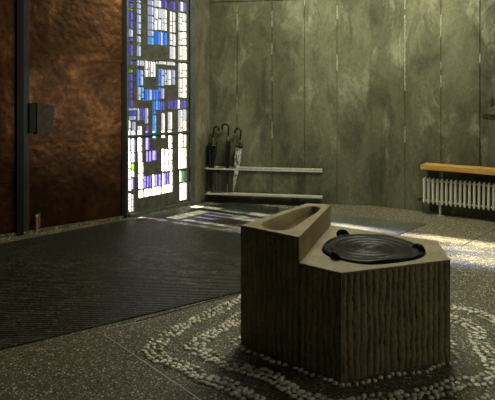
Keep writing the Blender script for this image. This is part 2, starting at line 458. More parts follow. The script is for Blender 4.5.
# ------------------------------------------------------------------ stained glass window
LW = (WR - W0).length
WO = -.020
WG = W0 + NW * WO
SL = on_line(127.6, 90, WG, DW)[0]
K = 6.0366
panes = []   # (colour, x0, x1, y0, y1) read in four zoomed crops
def crop(y0, rows):
    for col, a, b_, c, d_ in rows:
        uc = 118 + (a + b_) / 2 / K
        s0 = on_line(118 + a / K, 90, WG, DW)[0]; s1 = on_line(118 + b_ / K, 90, WG, DW)[0]
        zt_ = on_line(uc, y0 + c / K, WG, DW)[1]; zb_ = on_line(uc, y0 + d_ / K, WG, DW)[1]
        panes.append((col, s0, s1, zb_, zt_))
crop(0, [('P', 60, 85, 0, 12), ('P', 60, 85, 16, 46), ('G', 60, 85, 49, 62), ('P', 60, 85, 66, 118), ('P', 60, 85, 121, 170), ('L', 60, 85, 176, 221),
 ('P', 60, 85, 225, 247), ('P', 60, 85, 266, 336), ('L', 110, 133, 0, 16), ('L', 110, 133, 20, 50), ('L', 110, 133, 53, 82), ('L', 110, 133, 88, 135), ('L', 110, 133, 138, 205),
 ('L', 110, 133, 216, 255), ('G', 110, 133, 258, 271), ('L', 110, 133, 275, 338), ('L', 175, 210, 0, 32), ('L', 175, 210, 39, 90), ('L', 175, 210, 96, 178),
 ('L', 175, 210, 183, 216), ('C', 175, 210, 222, 269), ('W', 214, 255, 0, 42), ('W', 214, 235, 48, 112), ('W', 214, 230, 116, 180), ('W', 233, 255, 114, 180),
 ('W', 239, 290, 55, 110), ('W', 258, 290, 113, 184), ('P', 260, 290, 0, 48), ('B', 215, 250, 188, 268), ('L', 253, 265, 191, 272), ('B', 268, 291, 195, 274),
 ('P', 308, 341, 6, 60), ('W', 308, 322, 68, 195), ('W', 326, 341, 72, 195), ('W', 308, 324, 201, 270), ('W', 327, 342, 205, 275), ('W', 308, 341, 281, 355),
 ('P', 360, 370, 10, 68), ('W', 372, 388, 10, 68), ('P', 390, 408, 12, 70), ('W', 360, 381, 76, 185), ('L', 384, 408, 80, 130), ('W', 384, 408, 133, 186),
 ('W', 360, 381, 192, 270), ('W', 384, 408, 193, 230), ('W', 384, 408, 233, 270), ('W', 360, 382, 276, 362), ('W', 385, 410, 277, 362)])
crop(50, [('P', 60, 84, 62, 88), ('G', 60, 84, 116, 136), ('P', 60, 84, 141, 185), ('P', 60, 84, 190, 235), ('P', 60, 84, 239, 260), ('P', 60, 84, 265, 286),
 ('P', 60, 84, 300, 317), ('P', 60, 84, 321, 345), ('L', 110, 124, 60, 94), ('L', 126, 140, 60, 94), ('L', 143, 152, 62, 95), ('W', 157, 175, 62, 161), ('L', 178, 189, 66, 161),
 ('W', 192, 205, 68, 161), ('W', 207, 221, 70, 161), ('L', 223, 236, 68, 84), ('W', 241, 285, 67, 86), ('W', 290, 340, 72, 92), ('B', 109, 126, 116, 216), ('L', 130, 147, 121, 212),
 ('B', 237, 252, 112, 215), ('L', 255, 272, 115, 216), ('L', 275, 289, 118, 211), ('W', 293, 315, 120, 211), ('L', 318, 340, 120, 209), ('W', 360, 381, 78, 165),
 ('W', 385, 411, 80, 122), ('W', 385, 411, 125, 165), ('W', 360, 381, 171, 285), ('W', 385, 410, 170, 215), ('W', 385, 410, 218, 288), ('L', 113, 133, 222, 301), ('C', 137, 151, 222, 288),
 ('B', 145, 156, 292, 306), ('B', 159, 180, 235, 305), ('L', 184, 200, 238, 301), ('B', 203, 221, 238, 298), ('B', 225, 237, 235, 300), ('B', 240, 252, 225, 251), ('P', 240, 252, 256, 296),
 ('L', 255, 275, 230, 293), ('B', 203, 222, 306, 358), ('C', 226, 236, 304, 360), ('B', 239, 251, 305, 360), ('P', 255, 264, 308, 360), ('P', 266, 276, 308, 360),
 ('P', 298, 310, 303, 354), ('P', 313, 326, 301, 354), ('P', 329, 350, 300, 354), ('W', 355, 369, 299, 354), ('P', 372, 388, 300, 350), ('P', 391, 408, 302, 350)])
crop(100, [('P', 60, 84, 4, 20), ('P', 60, 84, 24, 44), ('L', 60, 110, 48, 61), ('P', 62, 104, 66, 90), ('L', 62, 104, 96, 118), ('L', 113, 125, 48, 121), ('P', 128, 140, 48, 119),
 ('P', 142, 154, 48, 119), ('L', 158, 178, 48, 140), ('W', 60, 71, 122, 212), ('L', 79, 102, 130, 210), ('W', 114, 140, 156, 208), ('P', 163, 181, 150, 199),
 ('B', 204, 224, 62, 84), ('C', 204, 226, 90, 198), ('C', 206, 228, 218, 229), ('W', 258, 278, 78, 195), ('W', 260, 282, 213, 227), ('W', 297, 322, 72, 176), ('W', 297, 322, 181, 193),
 ('W', 301, 324, 215, 259), ('W', 301, 324, 263, 290), ('W', 359, 385, 60, 188), ('L', 389, 409, 56, 120), ('W', 389, 409, 123, 185), ('W', 60, 72, 230, 300), ('W', 60, 73, 305, 360),
 ('L', 79, 99, 232, 315), ('L', 79, 99, 320, 375), ('W', 116, 141, 228, 309), ('W', 118, 142, 313, 372), ('P', 163, 186, 228, 300), ('P', 167, 183, 309, 372), ('P', 185, 201, 308, 370),
 ('P', 204, 230, 305, 362), ('W', 260, 277, 295, 385), ('W', 281, 301, 297, 385), ('W', 304, 325, 297, 362), ('L', 305, 325, 366, 384), ('W', 362, 390, 205, 284), ('W', 393, 409, 208, 281),
 ('W', 362, 410, 289, 412)])
crop(155, [('W', 60, 75, 30, 80), ('W', 61, 75, 84, 146), ('W', 61, 76, 151, 215), ('G', 79, 97, 52, 88), ('L', 79, 96, 93, 131), ('P', 76, 95, 141, 206), ('W', 120, 148, 42, 58),
 ('W', 120, 149, 61, 106), ('W', 119, 150, 113, 148), ('W', 120, 150, 153, 202), ('W', 261, 281, 55, 97), ('W', 284, 301, 55, 96), ('W', 304, 325, 55, 94), ('P', 155, 170, 127, 197), ('P', 173, 186, 125, 195),
 ('P', 189, 200, 123, 193), ('W', 204, 218, 118, 189), ('P', 222, 239, 118, 188), ('P', 242, 260, 115, 185), ('W', 264, 277, 108, 181), ('P', 280, 292, 106, 179), ('P', 294, 306, 104, 178), ('W', 310, 326, 100, 173),
 ('W', 122, 150, 211, 257), ('W', 154, 185, 205, 250), ('W', 188, 201, 200, 244), ('W', 204, 257, 193, 239), ('W', 262, 326, 180, 226), ('W', 368, 380, 95, 162), ('G', 383, 398, 95, 162),
 ('P', 401, 411, 95, 157), ('W', 370, 411, 168, 270), ('W', 62, 76, 230, 342), ('L', 80, 91, 235, 338)])
# the pieces are broken across by thin dark joints
rb = random.Random(12); split = []
for (c_, s0, s1, zb_, zt_) in panes:
    z = zb_; w_ = s1 - s0
    while zt_ - z > .13 and rb.random() < .9:
        hh = rb.uniform(.045, .15)
        if zt_ - z - hh < .05: break
        split.append((c_, s0, s1, z, z + hh)); z += hh + .0045
    split.append((c_, s0, s1, z, zt_))
panes = split
# more of the same glazing above the picture
rn = random.Random(4); zt0 = 2.66
for (s0, s1) in [(p[1], p[2]) for p in panes if 60 <= 0 or p[4] > 2.55][:8]:
    z = max([p[4] for p in panes if p[1] < s1 and p[2] > s0] + [zt0]) + .02
    while z < CEIL - .35:
        hh = rn.uniform(.08, .3); panes.append((rn.choice('WLPPBLW'), s0, s1, z, z + hh)); z += hh + .02
ss = sorted({0.0, LW} | {round(p[1], 4) for p in panes} | {round(p[2], 4) for p in panes})
zs = sorted({0.035, CEIL} | {round(p[3], 4) for p in panes} | {round(p[4], 4) for p in panes})
def pane_at(s, z):
    for i, p in enumerate(panes):
        if p[1] <= s <= p[2] and p[3] <= z <= p[4]: return i
    return -1
SLf, SRf = SL - .004, on_line(188.0, 90, WG, DW)[0]
ss = sorted({SLf, SRf} | {s for s in ss if SLf < s < SRf})
zs = sorted({.035, CEIL} | {z for z in zs if .035 < z < CEIL})
cell = [[pane_at((ss[i] + ss[i + 1]) / 2, (zs[j] + zs[j + 1]) / 2) for j in range(len(zs) - 1)] for i in range(len(ss) - 1)]
# WO:                                                    # glazing plane sits a little outside the frame face
T = .014
wp = lambda s, z, o: V3(W0 + DW * s + NW * (WO + o), z)
mm = MB(); gg = MB(); cols = 'WLBPCG'
for i in range(len(ss) - 1):
    for j in range(len(zs) - 1):
        s0, s1, h0, h1 = ss[i], ss[i + 1], zs[j], zs[j + 1]
        if cell[i][j] < 0:
            mm.add([wp(s0, h0, T), wp(s1, h0, T), wp(s1, h1, T), wp(s0, h1, T), wp(s0, h0, -T), wp(s1, h0, -T), wp(s1, h1, -T), wp(s0, h1, -T)],
                   [(0, 1, 2, 3), (4, 7, 6, 5)])
            for (di, dj, f) in ((-1, 0, (0, 3, 7, 4)), (1, 0, (1, 5, 6, 2)), (0, -1, (0, 4, 5, 1)), (0, 1, (3, 2, 6, 7))):
                a, b_ = i + di, j + dj
                if a < 0 or b_ < 0 or a >= len(ss) - 1 or b_ >= len(zs) - 1 or cell[a][b_] >= 0:
                    n0 = len(mm.v) - 8; mm.f.append(tuple(n0 + q for q in f)); mm.m.append(0)
        else:
            c = cols.index(panes[cell[i][j]][0])
            gg.add([wp(s0, h0, .002), wp(s1, h0, .002), wp(s1, h1, .002), wp(s0, h1, .002)], [(0, 1, 2, 3)], c)
win = MB()
for (s0, s1, o) in ((.0 - .035, SLf, .008), (SRf, LW, .03)):
    win.box(V3(W0 + DW * (s0 + s1) / 2 + NW * (o - .08) / 2, CEIL / 2), V3(DW * (s1 - s0) / 2, 0), V3(NW * (o + .08) / 2, 0), (0, 0, CEIL / 2))
win.box(V3(W0 + DW * LW / 2 + NW * -.01, .018), V3(DW * LW / 2, 0), V3(NW * .055, 0), (0, 0, .018))
w = win.build('window_1', M['frame'], bevel=.003, kind='structure')
mm.build('glazing_matrix', M['matrix'], w)
for zc_ in (on_line(160, 60.5, W0, DW)[1], on_line(160, 134, W0, DW)[1]):
    b_ = MB(); b_.box(V3(W0 + DW * (SLf + SRf) / 2 + NW * (WO + .020), zc_), V3(DW * (SRf - SLf) / 2, 0), V3(NW * .010, 0), (0, 0, .013))
    b_.build('glazing_bar', M['frame'], w, bevel=.002)
g = gg.build('stained_glass', [GL[c] for c in cols], w); g['label'] = 'stained glass pieces in white, lavender, blue, violet and green'

# ------------------------------------------------------------------ floor: mats, joints
def clip(poly, p, n):
    out = []
    for i in range(len(poly)):
        a, b_ = poly[i], poly[(i + 1) % len(poly)]
        da, db = (a - p).dot(n), (b_ - p).dot(n)
        if da >= 0: out.append(a)
        if (da >= 0) != (db >= 0): out.append(a + (b_ - a) * (da / (da - db)))
    return out
P1 = floor_pt(148, 218); P1a = floor_pt(121.6, 221.5); P1b = floor_pt(60, 235.5); P1c = floor_pt(0, 244.5)
P2 = floor_pt(229.5, 202.5); P3 = floor_pt(426, 224.7); P4 = floor_pt(400, 234.5); P5 = floor_pt(240, 292.4); P6 = floor_pt(136, 321); P7 = floor_pt(0, 350.5)
farL = P1c + DC * 2.2; nearL = P7 + (P7 - P6).normalized() * 2.6
whole = [P1, P1a, P1c, farL, nearL, P7, P5, P4, P3, P2]
def ribbed_mat(name, poly, ang, pitch, mat, label):
    d = Vector((math.cos(ang), math.sin(ang))); n = Vector((-d.y, d.x)); mb = MB()
    mb.prism(poly, .0005, .006)
    lo = min(p.dot(n) for p in poly); hi = max(p.dot(n) for p in poly); t = lo
    while t < hi:
        q = clip(clip(poly, n * t, n), n * (t + pitch * .6), -n)
        if len(q) >= 3: mb.prism(q, .004, .0085)
        t += pitch
    return tag(mb.build(name, mat), label, 'mat')
sp = Vector((.40, 7.1)); sq = Vector((.33, 4.5)); sd = (sq - sp).normalized(); sn = Vector((sd.y, -sd.x))
if sn.x > 0: sn = -sn
ribbed_mat('entrance_mat', clip(whole, sp, sn), math.radians(3), .031, M['mat_dark'], 'large dark ribbed entrance mat before the copper doors and coloured window')
ribbed_mat('entrance_mat', clip(whole, sp + Vector((.006, 0)), -sn), math.radians(-38), .036, M['mat_grey'], 'grey ribbed entrance mat in front of the radiator, ending in a point')
def strip(name, a, b_, w_, z, mat):
    mb = MB(); d = (b_ - a).normalized(); n = Vector((-d.y, d.x))
    mb.box(V3((a + b_) / 2, z / 2), V3((b_ - a) / 2, 0), V3(n * w_ / 2, 0), (0, 0, z / 2)); return mb.build(name, mat, kind='structure')
ja = floor_pt(104, 335); jb = floor_pt(197, 398)
strip('trim_5', ja, jb + (jb - ja) * .8, .006, .0025, M['strip'])
o = P7 - P6; nn = Vector((-.5, -.86)) * .010
strip('trim_6', floor_pt(106, 328.6) + Vector((.006, -.012)), floor_pt(146, 320) + Vector((.006, -.012)), .007, .004, M['strip'])  # pale strip puts the highlight on the mat's frame edge into colour
strip('trim_7', floor_pt(462, 246), floor_pt(497, 228), .008, .0012, M['black'])
strip('trim_8', P6 + Vector((.006, -.012)), P5 + Vector((.006, -.012)), .008, .003, M['flange'])

# ------------------------------------------------------------------ the font
A = Vector((-.040, 3.275)); Fp = Vector((.482, 2.849)); R = Vector((1.124, 3.072)); S = Vector((1.184, 3.453))
BL = Vector((.424, 3.915)); BR = Vector((.578, 3.853)); E = A + (Fp - A) * .613
ZL, ZH = .560, .700
font = empty('baptismal_font', V3((A + Fp + R + S + BL) / 5, 0), 'large polygonal carved stone font with a sunken trough and dark bronze lid', 'font')
body = MB()
def rib_panel(a, b_, z0, z1, pitch, amp, seed, e0=True, e1=True):
    d = b_ - a; L = d.length; d = d / L; n = Vector((d.y, -d.x)); cen = V3((A + Fp + R + S + BL) / 5, 0)
    if n.dot((a + b_) / 2 - cen.xy) < 0: n = -n
    nx = max(8, int(L / .0042)); nz = max(6, int((z1 - z0) / .011))
    def fn(i, j):
        x = i * L; z = z0 + j * (z1 - z0)
        xw = x + .016 * noise.noise(Vector((x * 9 + seed, z * 7, seed))) + .006 * noise.noise(Vector((x * 30, z * 30, seed)))
        ph = (xw / pitch) % 1.0; v = abs(math.sin(math.pi * ph)) ** .55
        am = amp * (.65 + .6 * noise.noise(Vector((x * 14, z * 26, seed + 3))))
        dep = am * (1 - v) + .0025 * (.5 + noise.noise(Vector((x * 60, z * 45, seed + 9))))
        fade = 1.0
        if e0: fade = min(fade, x / .008)
        if e1: fade = min(fade, (L - x) / .008)
        fade = min(fade, (z1 - z) / .01) if z1 > ZL - .03 else fade
        dep = max(0, dep) * max(0, min(1, fade))
        p = a + d * x - n * dep; return (p.x, p.y, z)
    dd = V3(d, 0).cross(Vector((0, 0, 1))); flip = dd.dot(V3(n, 0)) < 0
    body.grid(fn, nx, nz, flip=flip)
rib_panel(A, E, 0, ZH - .008, .036, .0120, 1.0, True, False)
rib_panel(E, Fp, 0, ZL - .004, .036, .0120, 4.0, False, True)
rib_panel(Fp, R, 0, ZL - .004, .038, .0150, 7.0)
rib_panel(R, S, 0, ZL - .004, .030, .010, 11.0)
rib_panel(S, BR, 0, ZL - .004, .030, .010, 15.0)
rib_panel(BR, BL, 0, ZH - .008, .030, .008, 19.0)
rib_panel(BL, A, 0, ZH - .008, .030, .008, 23.0)
body.build('body', M['ribbed'], font, smooth=False)
# lower smooth slab
slab = MB(); slab.prism([E, Fp, R, S, BR], ZL - .010, ZL)
sl = slab.build('slab', M['stone'], font, bevel=.002); sl['label'] = 'smooth lower top slab'
# raised block with the trough
def chaikin(p, n=3):
    for _ in range(n):
        q = []
        for i in range(len(p)):
            a, b_ = p[i], p[(i + 1) % len(p)]; q += [a * .75 + b_ * .25, a * .25 + b_ * .75]
        p = q
    return p
tr = chaikin([Vector(q) for q in ((.070, 3.325), (.088, 3.222), (.178, 3.150), (.262, 3.185), (.345, 3.394), (.498, 3.712), (.500, 3.825), (.415, 3.855), (.115, 3.412))], 3)
def sdf(p, poly):
    dmin = 9; inside = False; n = len(poly)
    for i in range(n):
        a, b_ = poly[i], poly[(i + 1) % n]; ab = b_ - a
        t = max(0, min(1, (p - a).dot(ab) / ab.length_squared)); dmin = min(dmin, (p - a - ab * t).length)
        if (a.y > p.y) != (b_.y > p.y) and p.x < (b_.x - a.x) * (p.y - a.y) / (b_.y - a.y) + a.x: inside = not inside
    return dmin if inside else -dmin
bs = MB()
def top(i, j):
    p = (A * (1 - i) + E * i) * (1 - j) + (BL * (1 - i) + BR * i) * j
    s = sdf(p, tr); z = ZH
    if s > 0:
        q = min(1, s / .055); z -= .115 * (q * q * (3 - 2 * q)) ** .8 * (1 - .25 * j)
    elif s > -.004: z -= .001
    return (p.x, p.y, z)
bs.grid(top, 110, 150)
for (a, b_, z0) in ((A, E, ZH - .0085), (E, BR, ZL - .001), (BR, BL, ZH - .0085), (BL, A, ZH - .0085)):
    bs.add([V3(a, z0), V3(b_, z0), V3(b_, ZH), V3(a, ZH)], [(0, 1, 2, 3)])
bo = bs.build('basin', M['stone'], font, smooth=True); bo['label'] = 'raised smooth block hollowed into a pointed trough'

# bronze lid with swirling water relief
out = [Vector(q) for q in ((.440, 3.301), (.500, 3.470), (.632, 3.590), (.780, 3.600), (.905, 3.545), (1.010, 3.400), (1.052, 3.225), (.975, 3.085), (.800, 3.005), (.623, 2.965), (.480, 3.080), (.430, 3.190))]
# z = ZL plane: outline was measured there
out = chaikin(out, 3)
lc = Vector((.715, 3.262))
def rad_at(a):
    d = Vector((math.cos(a), math.sin(a))); best = .2
    for i in range(len(out)):
        p, q = out[i] - lc, out[(i + 1) % len(out)] - lc; e = q - p; den = d.x * e.y - d.y * e.x
        if abs(den) < 1e-9: continue
        t = (p.x * e.y - p.y * e.x) / den; w_ = (p.x * d.y - p.y * d.x) / den
        if t > 0 and -1e-6 <= w_ <= 1 + 1e-6: best = t
    return best
NA, NRg = 240, 74
rads = [rad_at(2 * math.pi * k / NA) for k in range(NA)]
lid = empty('bronze_lid', V3(lc, ZL), 'dark bronze lid with swirling water relief on the lower font top', 'lid')
lm = MB(); V = []; Fs = []
for r in range(NRg + 1):
    q = r / NRg
    for k_ in range(NA):
        a = 2 * math.pi * k_ / NA; rr = rads[k_] * q
        x, y = lc.x + math.cos(a) * rr, lc.y + math.sin(a) * rr
        wob = .35 * noise.noise(Vector((x * 7, y * 7, 2.2)))
        ph = 2 * a + 2 * math.pi * (rr / .052) + wob * 4
        ridge = (.5 + .5 * math.sin(ph)) ** 1.4
        ph2 = 3 * a - 2 * math.pi * q * 2.2 + wob * 5
        k2 = max(0, min(1, (q - .55) / .3))
        z = .011 + .006 * ridge * (1 - .55 * k2) * min(1, q * 5) + .005 * k2 * (.5 + .5 * math.sin(ph2)) + .0015 * noise.noise(Vector((x * 40, y * 40, 0)))
        z -= .008 * math.exp(-(rr / .05) ** 2)
        ed = max(0, (q - .93) / .07); z = z * (1 - ed ** 2)
        V.append((x, y, ZL + .0005 + max(0, z)))
for r in range(NRg):
    for k_ in range(NA):
        a_, b2 = r * NA + k_, r * NA + (k_ + 1) % NA
        if r == 0: Fs.append((a_, b2 + NA, a_ + NA)[::-1]) if k_ < 0 else Fs.append((a_, a_ + NA, b2 + NA, b2))
        else: Fs.append((a_, a_ + NA, b2 + NA, b2))
lm.add(V, Fs); lm.build('relief_disc', M['bronze'], lid, smooth=True)
for (u, v, dx, dy, s) in ((342.5, 232.8, .045, .02, 1.0), (418.5, 247.8, .035, -.03, 1.15), (335, 254.8, -.03, .035, .95)):
    p = floor_pt(u, v, ZL + .02); kb = MB()
    ax = Vector((dx, dy)).normalized(); ay = Vector((-ax.y, ax.x))
    pts = []; rd = []
    for t in [i / 10 for i in range(11)]:
        q = p + ax * (t - .5) * .075 * s + ay * .012 * math.sin(t * 5)
        pts.append(V3(q, ZL + .006 + .018 * math.sin(math.pi * t))); rd.append(.006 + .013 * s * math.sin(math.pi * t) ** .6)
    kb.tube(pts, rd, 14); kb.build('knob', M['bronze'], lid, smooth=True)

# ------------------------------------------------------------------ pebble bands set round the font
foot = [A, Fp, R, S, BL]
def offset_poly(poly, d, rad):
    n = len(poly); cen = sum(poly, Vector((0, 0))) / n; L = []
    for i in range(n):
        a, b_ = poly[i], poly[(i + 1) % n]; e = (b_ - a).normalized(); m = Vector((e.y, -e.x))
        if m.dot((a + b_) / 2 - cen) < 0: m = -m
        L.append((a + m * d, e))
    P = []
    for i in range(n):
        (p, e), (q, f) = L[i - 1], L[i]; den = e.x * f.y - e.y * f.x
        t = ((q - p).x * f.y - (q - p).y * f.x) / den; P.append(p + e * t)
    # round the corners
    O = []
    for i in range(n):
        a, b_, c = P[i - 1], P[i], P[(i + 1) % n]
        u_, v_ = (a - b_).normalized(), (c - b_).normalized()
        s0, s1 = b_ + u_ * rad, b_ + v_ * rad
        for k_ in range(7):
            t = k_ / 6; O.append(s0 * (1 - t) ** 2 + b_ * 2 * t * (1 - t) + s1 * t * t)
    return O
import bmesh
bm = bmesh.new(); bmesh.ops.create_icosphere(bm, subdivisions=1, radius=1)
ICO_V = [v.co.copy() for v in bm.verts]; ICO_F = [tuple(v.index for v in f.verts) for f in bm.faces]; bm.free()
def inside(p, poly):
    k_ = False; n = len(poly)
    for i in range(n):
        a, b_ = poly[i], poly[(i + 1) % n]
        if (a.y > p.y) != (b_.y > p.y) and p.x < (b_.x - a.x) * (p.y - a.y) / (b_.y - a.y) + a.x: k_ = not k_
    return k_
def pebble_band(offs, width, rad, label, seed, size=(.025, .016)):
    rr = random.Random(seed); mb = MB()
    rows = max(1, int(width / .028))
    for k_ in range(rows):
        off = offs - width / 2 + width * (k_ + .5) / rows
        P = offset_poly(foot, off, rad + off * .2); n = len(P); acc = rr.uniform(0, .03)
        for i in range(n):
            a, b_ = P[i], P[(i + 1) % n]; e = b_ - a; L = e.length
            if L < 1e-5: continue
            while acc < L:
                c = a + e * (acc / L)
                wv = noise.noise(Vector((c.x * 5, c.y * 5, seed)))
                m = Vector((e.y, -e.x)).normalized(); c = c + m * (wv * .04 + rr.uniform(-.009, .009))
                a1 = size[0] * rr.uniform(.6, 1.15); a2 = size[1] * rr.uniform(.75, 1.15); a3 = .009 * rr.uniform(.7, 1.2)
                th = math.atan2(e.y, e.x) + math.pi / 2 * .55 + rr.uniform(-.6, .6)
                if rr.random() < .95 and not inside(c, whole):
                    ca, sa = math.cos(th), math.sin(th)
                    V = [(c.x + v.x * a1 * ca - v.y * a2 * sa, c.y + v.x * a1 * sa + v.y * a2 * ca, .004 + v.z * a3) for v in ICO_V]
                    mb.add(V, ICO_F)
                acc += rr.uniform(.030, .046)
            acc -= L
    o = mb.build('pebble_band', M['pebble'], smooth=True)
    for p in o.data.polygons: p.use_smooth = True
    tag(o, label, 'pebbles', kind='stuff'); return o
pebble_band(.045, .045, .02, 'narrow innermost band of pale pebbles set in the floor at the foot of the font', 3, (.021, .014))
pebble_band(.225, .105, .06, 'middle band of pale pebbles set in the floor around the font', 5)
pebble_band(.42, .105, .10, 'outermost band of pale pebbles set in the floor around the font', 8)

# ------------------------------------------------------------------ umbrella rack
def bk(u, off):                                     # point at column u on a line parallel to the back wall, off in front of it
    return on_line(u, 90, BEND + NB * off, DBK)[2]
rack = empty('umbrella_rack', V3(bk(264, .1), 0), 'low wall umbrella rack of two pale metal rails on the concrete wall', 'rack')
def rail(name, z, hh, off, ua=206.5, ub=322.3, lab=None):
    a, b_ = bk(ua, off), bk(ub, off); mb = MB()
    mb.box(V3((a + b_) / 2, z), V3((b_ - a) / 2, 0), V3(NB * .006, 0), (0, 0, hh)); return mb.build(name, M['alu'], rack, bevel=.002)
rail('upper_rail', .455, .010, .22); rail('lower_rail', .124, .012, .22)
rail('back_rail', .455, .012, .03)
a, b_ = bk(206.5, .12), bk(322.3, .12); dd = (b_ - a).normalized()
tray = MB(); tray.box(V3((a + b_) / 2, .114), V3((b_ - a) / 2, 0), V3(NB * .094, 0), (0, 0, .003)); tray.build('drip_tray', M['alu'], rack)
Lr_ = (b_ - a).length
for k_ in range(13):
    c = a + dd * (Lr_ * k_ / 12 + (.004 if k_ == 0 else -.004 if k_ == 12 else 0)); mb = MB()
    mb.box(V3(c, .457), V3(dd * .003, 0), V3(NB * .094, 0), (0, 0, .004)); mb.build('divider', M['alu'], rack)
for s_ in (.012, Lr_ - .012):
    for z in (.455, .118):
        c = a + dd * s_ - NB * .09; mb = MB()
        c = bk(206.5, 0) + dd * s_ + NB * .014
        mb.box(V3(c, z), V3(dd * .012, 0), V3(NB * .012, 0), (0, 0, .02)); mb.build('bracket', M['black'], rack)

# ------------------------------------------------------------------ umbrellas
def umbrella(base, topp, crook_dir, crook_r, mats, label, can0, can1, rmax=.034, ferrule=.05, seed=1, ruffle=None, band=None):
    """base/topp: ends of the shaft; can0..can1 fraction of the shaft covered by the rolled canopy"""
    base, topp = Vector(base), Vector(topp)
    ax = topp - base; L = ax.length; ax.normalize(); cd = (Vector(crook_dir) - ax * Vector(crook_dir).dot(ax)).normalized()
    root = empty('umbrella', base, label, 'umbrella', None)
    s = MB(); s.tube([base, base + ax * ferrule], [.0045, .005], 10); s.tube([base + ax * ferrule, topp - ax * .05], .0048, 10)
    s.build('shaft', M['steel'], root, smooth=True)
    h_ = MB(); pts = [topp - ax * .11, topp - ax * .05, topp]
    cc = topp + cd * crook_r
    for k_ in range(1, 13):
        t = math.pi * 1.12 * k_ / 12; pts.append(cc - cd * crook_r * math.cos(t) + ax * crook_r * math.sin(t))
    pts.append(pts[-1] - ax * .012); h_.tube(pts, [.0115] * 2 + [.0125] * (len(pts) - 3) + [.011], 12)
    h_.build('handle', M['plastic'], root, smooth=True)
    up = Vector((0, 0, 1)); e1 = ax.cross(Vector((0, 1, 0))).normalized(); e2 = ax.cross(e1)
    c_ = MB(); n = 40; m = 56
    def prof(j):
        q = j / m
        r = .007 + (rmax - .007) * min(1, q / .75) ** .8
        if q > .9: r *= 1 - .25 * ((q - .9) / .1)
        return r
    def fn(i, j):
        q = j; r = prof(q * m); a = 2 * math.pi * i
        fold = .80 + .22 * math.sin(8 * a + 9 * q + seed) + .16 * noise.noise(Vector((math.cos(a) * 2, math.sin(a) * 2, q * 9 + seed)))
        t = L * (can0 + (can1 - can0) * q)
        p = base + ax * t + (e1 * math.cos(a) + e2 * math.sin(a)) * r * fold; return tuple(p)
    c_.grid(fn, n, m); co = c_.build('canopy', M[mats[0]], root, smooth=True)
    if ruffle:
        r_ = MB()
        def fr(i, j):
            a = 2 * math.pi * i; t = L * can1 - .045 + .075 * j
            r = (rmax * .75 + .022 * math.sin(math.pi * min(1, j * 1.1 + .12))) * (1 + .22 * math.sin(9 * a + 3 * j + seed)) * (1 - .55 * j)
            return tuple(base + ax * t + (e1 * math.cos(a) + e2 * math.sin(a)) * r)
        r_.grid(fr, 54, 12); r_.build('canopy_hem', M[ruffle], root, smooth=True)
    if band:
        r_ = MB(); t0, t1 = band[1], band[2]
        r_.tube([base + ax * (L * (t0 + (t1 - t0) * k_ / 6)) for k_ in range(7)], [(rmax if band[0] == 'green' else .014) * (.98 + .12 * (k_ % 2)) for k_ in range(7)], 20)
        r_.build('strap', M[band[0]], root, smooth=True)
    return root
def up3(u, v, off):
    y = bk(u, off); return Vector((y.x, y.y, H - (v - HY) * y.y / F))
ZT = .118
def foot3(u, off): y = bk(u, off); return Vector((y.x, y.y, ZT))
rt = Vector((.98, -.17, 0)); lf = -rt
umbrella(foot3(209.8, .10), up3(214.0, 129, .07), rt, .033, ['nylon'], 'closed black umbrella with a green band, farthest left in the rack', .06, .80, .058, .03, 1.0, band=('green', .73, .80))
umbrella(foot3(227.2, .12), up3(228.6, 127.5, .08), lf, .044, ['nylon'], 'closed plain black umbrella with tall crook handle, slimmest of the rack', .14, .80, .036, .10, 5.0, band=('steel', .835, .85))
umbrella(foot3(233.0, .12), up3(241.0, 132, .08), lf, .042, ['print'], 'closed silver umbrella printed with dark marks and a black hem', .04, .80, .045, .03, 9.0, ruffle='nylon')
# short folded umbrella between them
def short_umbrella():
    b0 = foot3(216.5, .10); t0 = up3(218.3, 169, .06); root = empty('folding_umbrella', b0, 'short folded charcoal umbrella squeezed between the two black umbrellas', 'umbrella')
    ax = (t0 - b0); L = ax.length; ax.normalize(); e1 = Vector((1, 0, 0)); e2 = ax.cross(e1).normalized()
    c_ = MB()
    def fn(i, j):
        a = 2 * math.pi * i; r = .058 * (1 - .62 * j) * (1 + .30 * math.sin(7 * a + 4 * j) + .2 * noise.noise(Vector((math.cos(a) * 2, math.sin(a) * 2, j * 6))))
        return tuple(b0 + ax * (.012 + (L - .07) * j) + (e1 * math.cos(a) + e2 * math.sin(a) * .7) * r)
    c_.grid(fn, 56, 30); c_.build('canopy', M['nylon_grey'], root, smooth=True)
    s = MB(); s.tube([b0, b0 + ax * (L - .05)], .004, 8); s.build('shaft', M['steel'], root)
    h_ = MB(); h_.tube([t0 - ax * .075, t0 - ax * .06, t0 - ax * .012, t0], [.011, .015, .014, .010], 12); h_.build('handle', M['plastic'], root, smooth=True)
short_umbrella()

# ------------------------------------------------------------------ radiator and bench
def rk(t, off): return BEND + DR * t + NR * off
t0 = on_line(423.3, 90, BEND + NR * .125, DR)[0]
rad = empty('radiator', V3(rk(t0 + .6, .12), 0), 'cream column radiator with rounded upright sections under the wooden bench', 'radiator')
ZB, ZTp = .135, .445; pitch = .0515; NS = 32
def section_mb(c):
    mb = MB()
    for sgn in (-1, 1):
        q = c + NR * .026 * sgn
        mb.tube([V3(q, ZB + .0), V3(q, ZB + .012), V3(q, ZB + .03), V3(q, ZTp - .03), V3(q, ZTp - .010), V3(q, ZTp)], [.007, .0130, .0155, .0155, .0130, .006] if sgn * 1 > 0 else [.005, .007, .008, .008, .007, .004], 14)
    for z in (ZB + .035, ZTp - .035):
        mb.tube([V3(c - NR * .026, z), V3(c + NR * .026, z)], .015, 10)
        mb.tube([V3(c - DR * pitch / 2, z), V3(c + DR * pitch / 2, z)], .011, 10)
    return mb
first = None
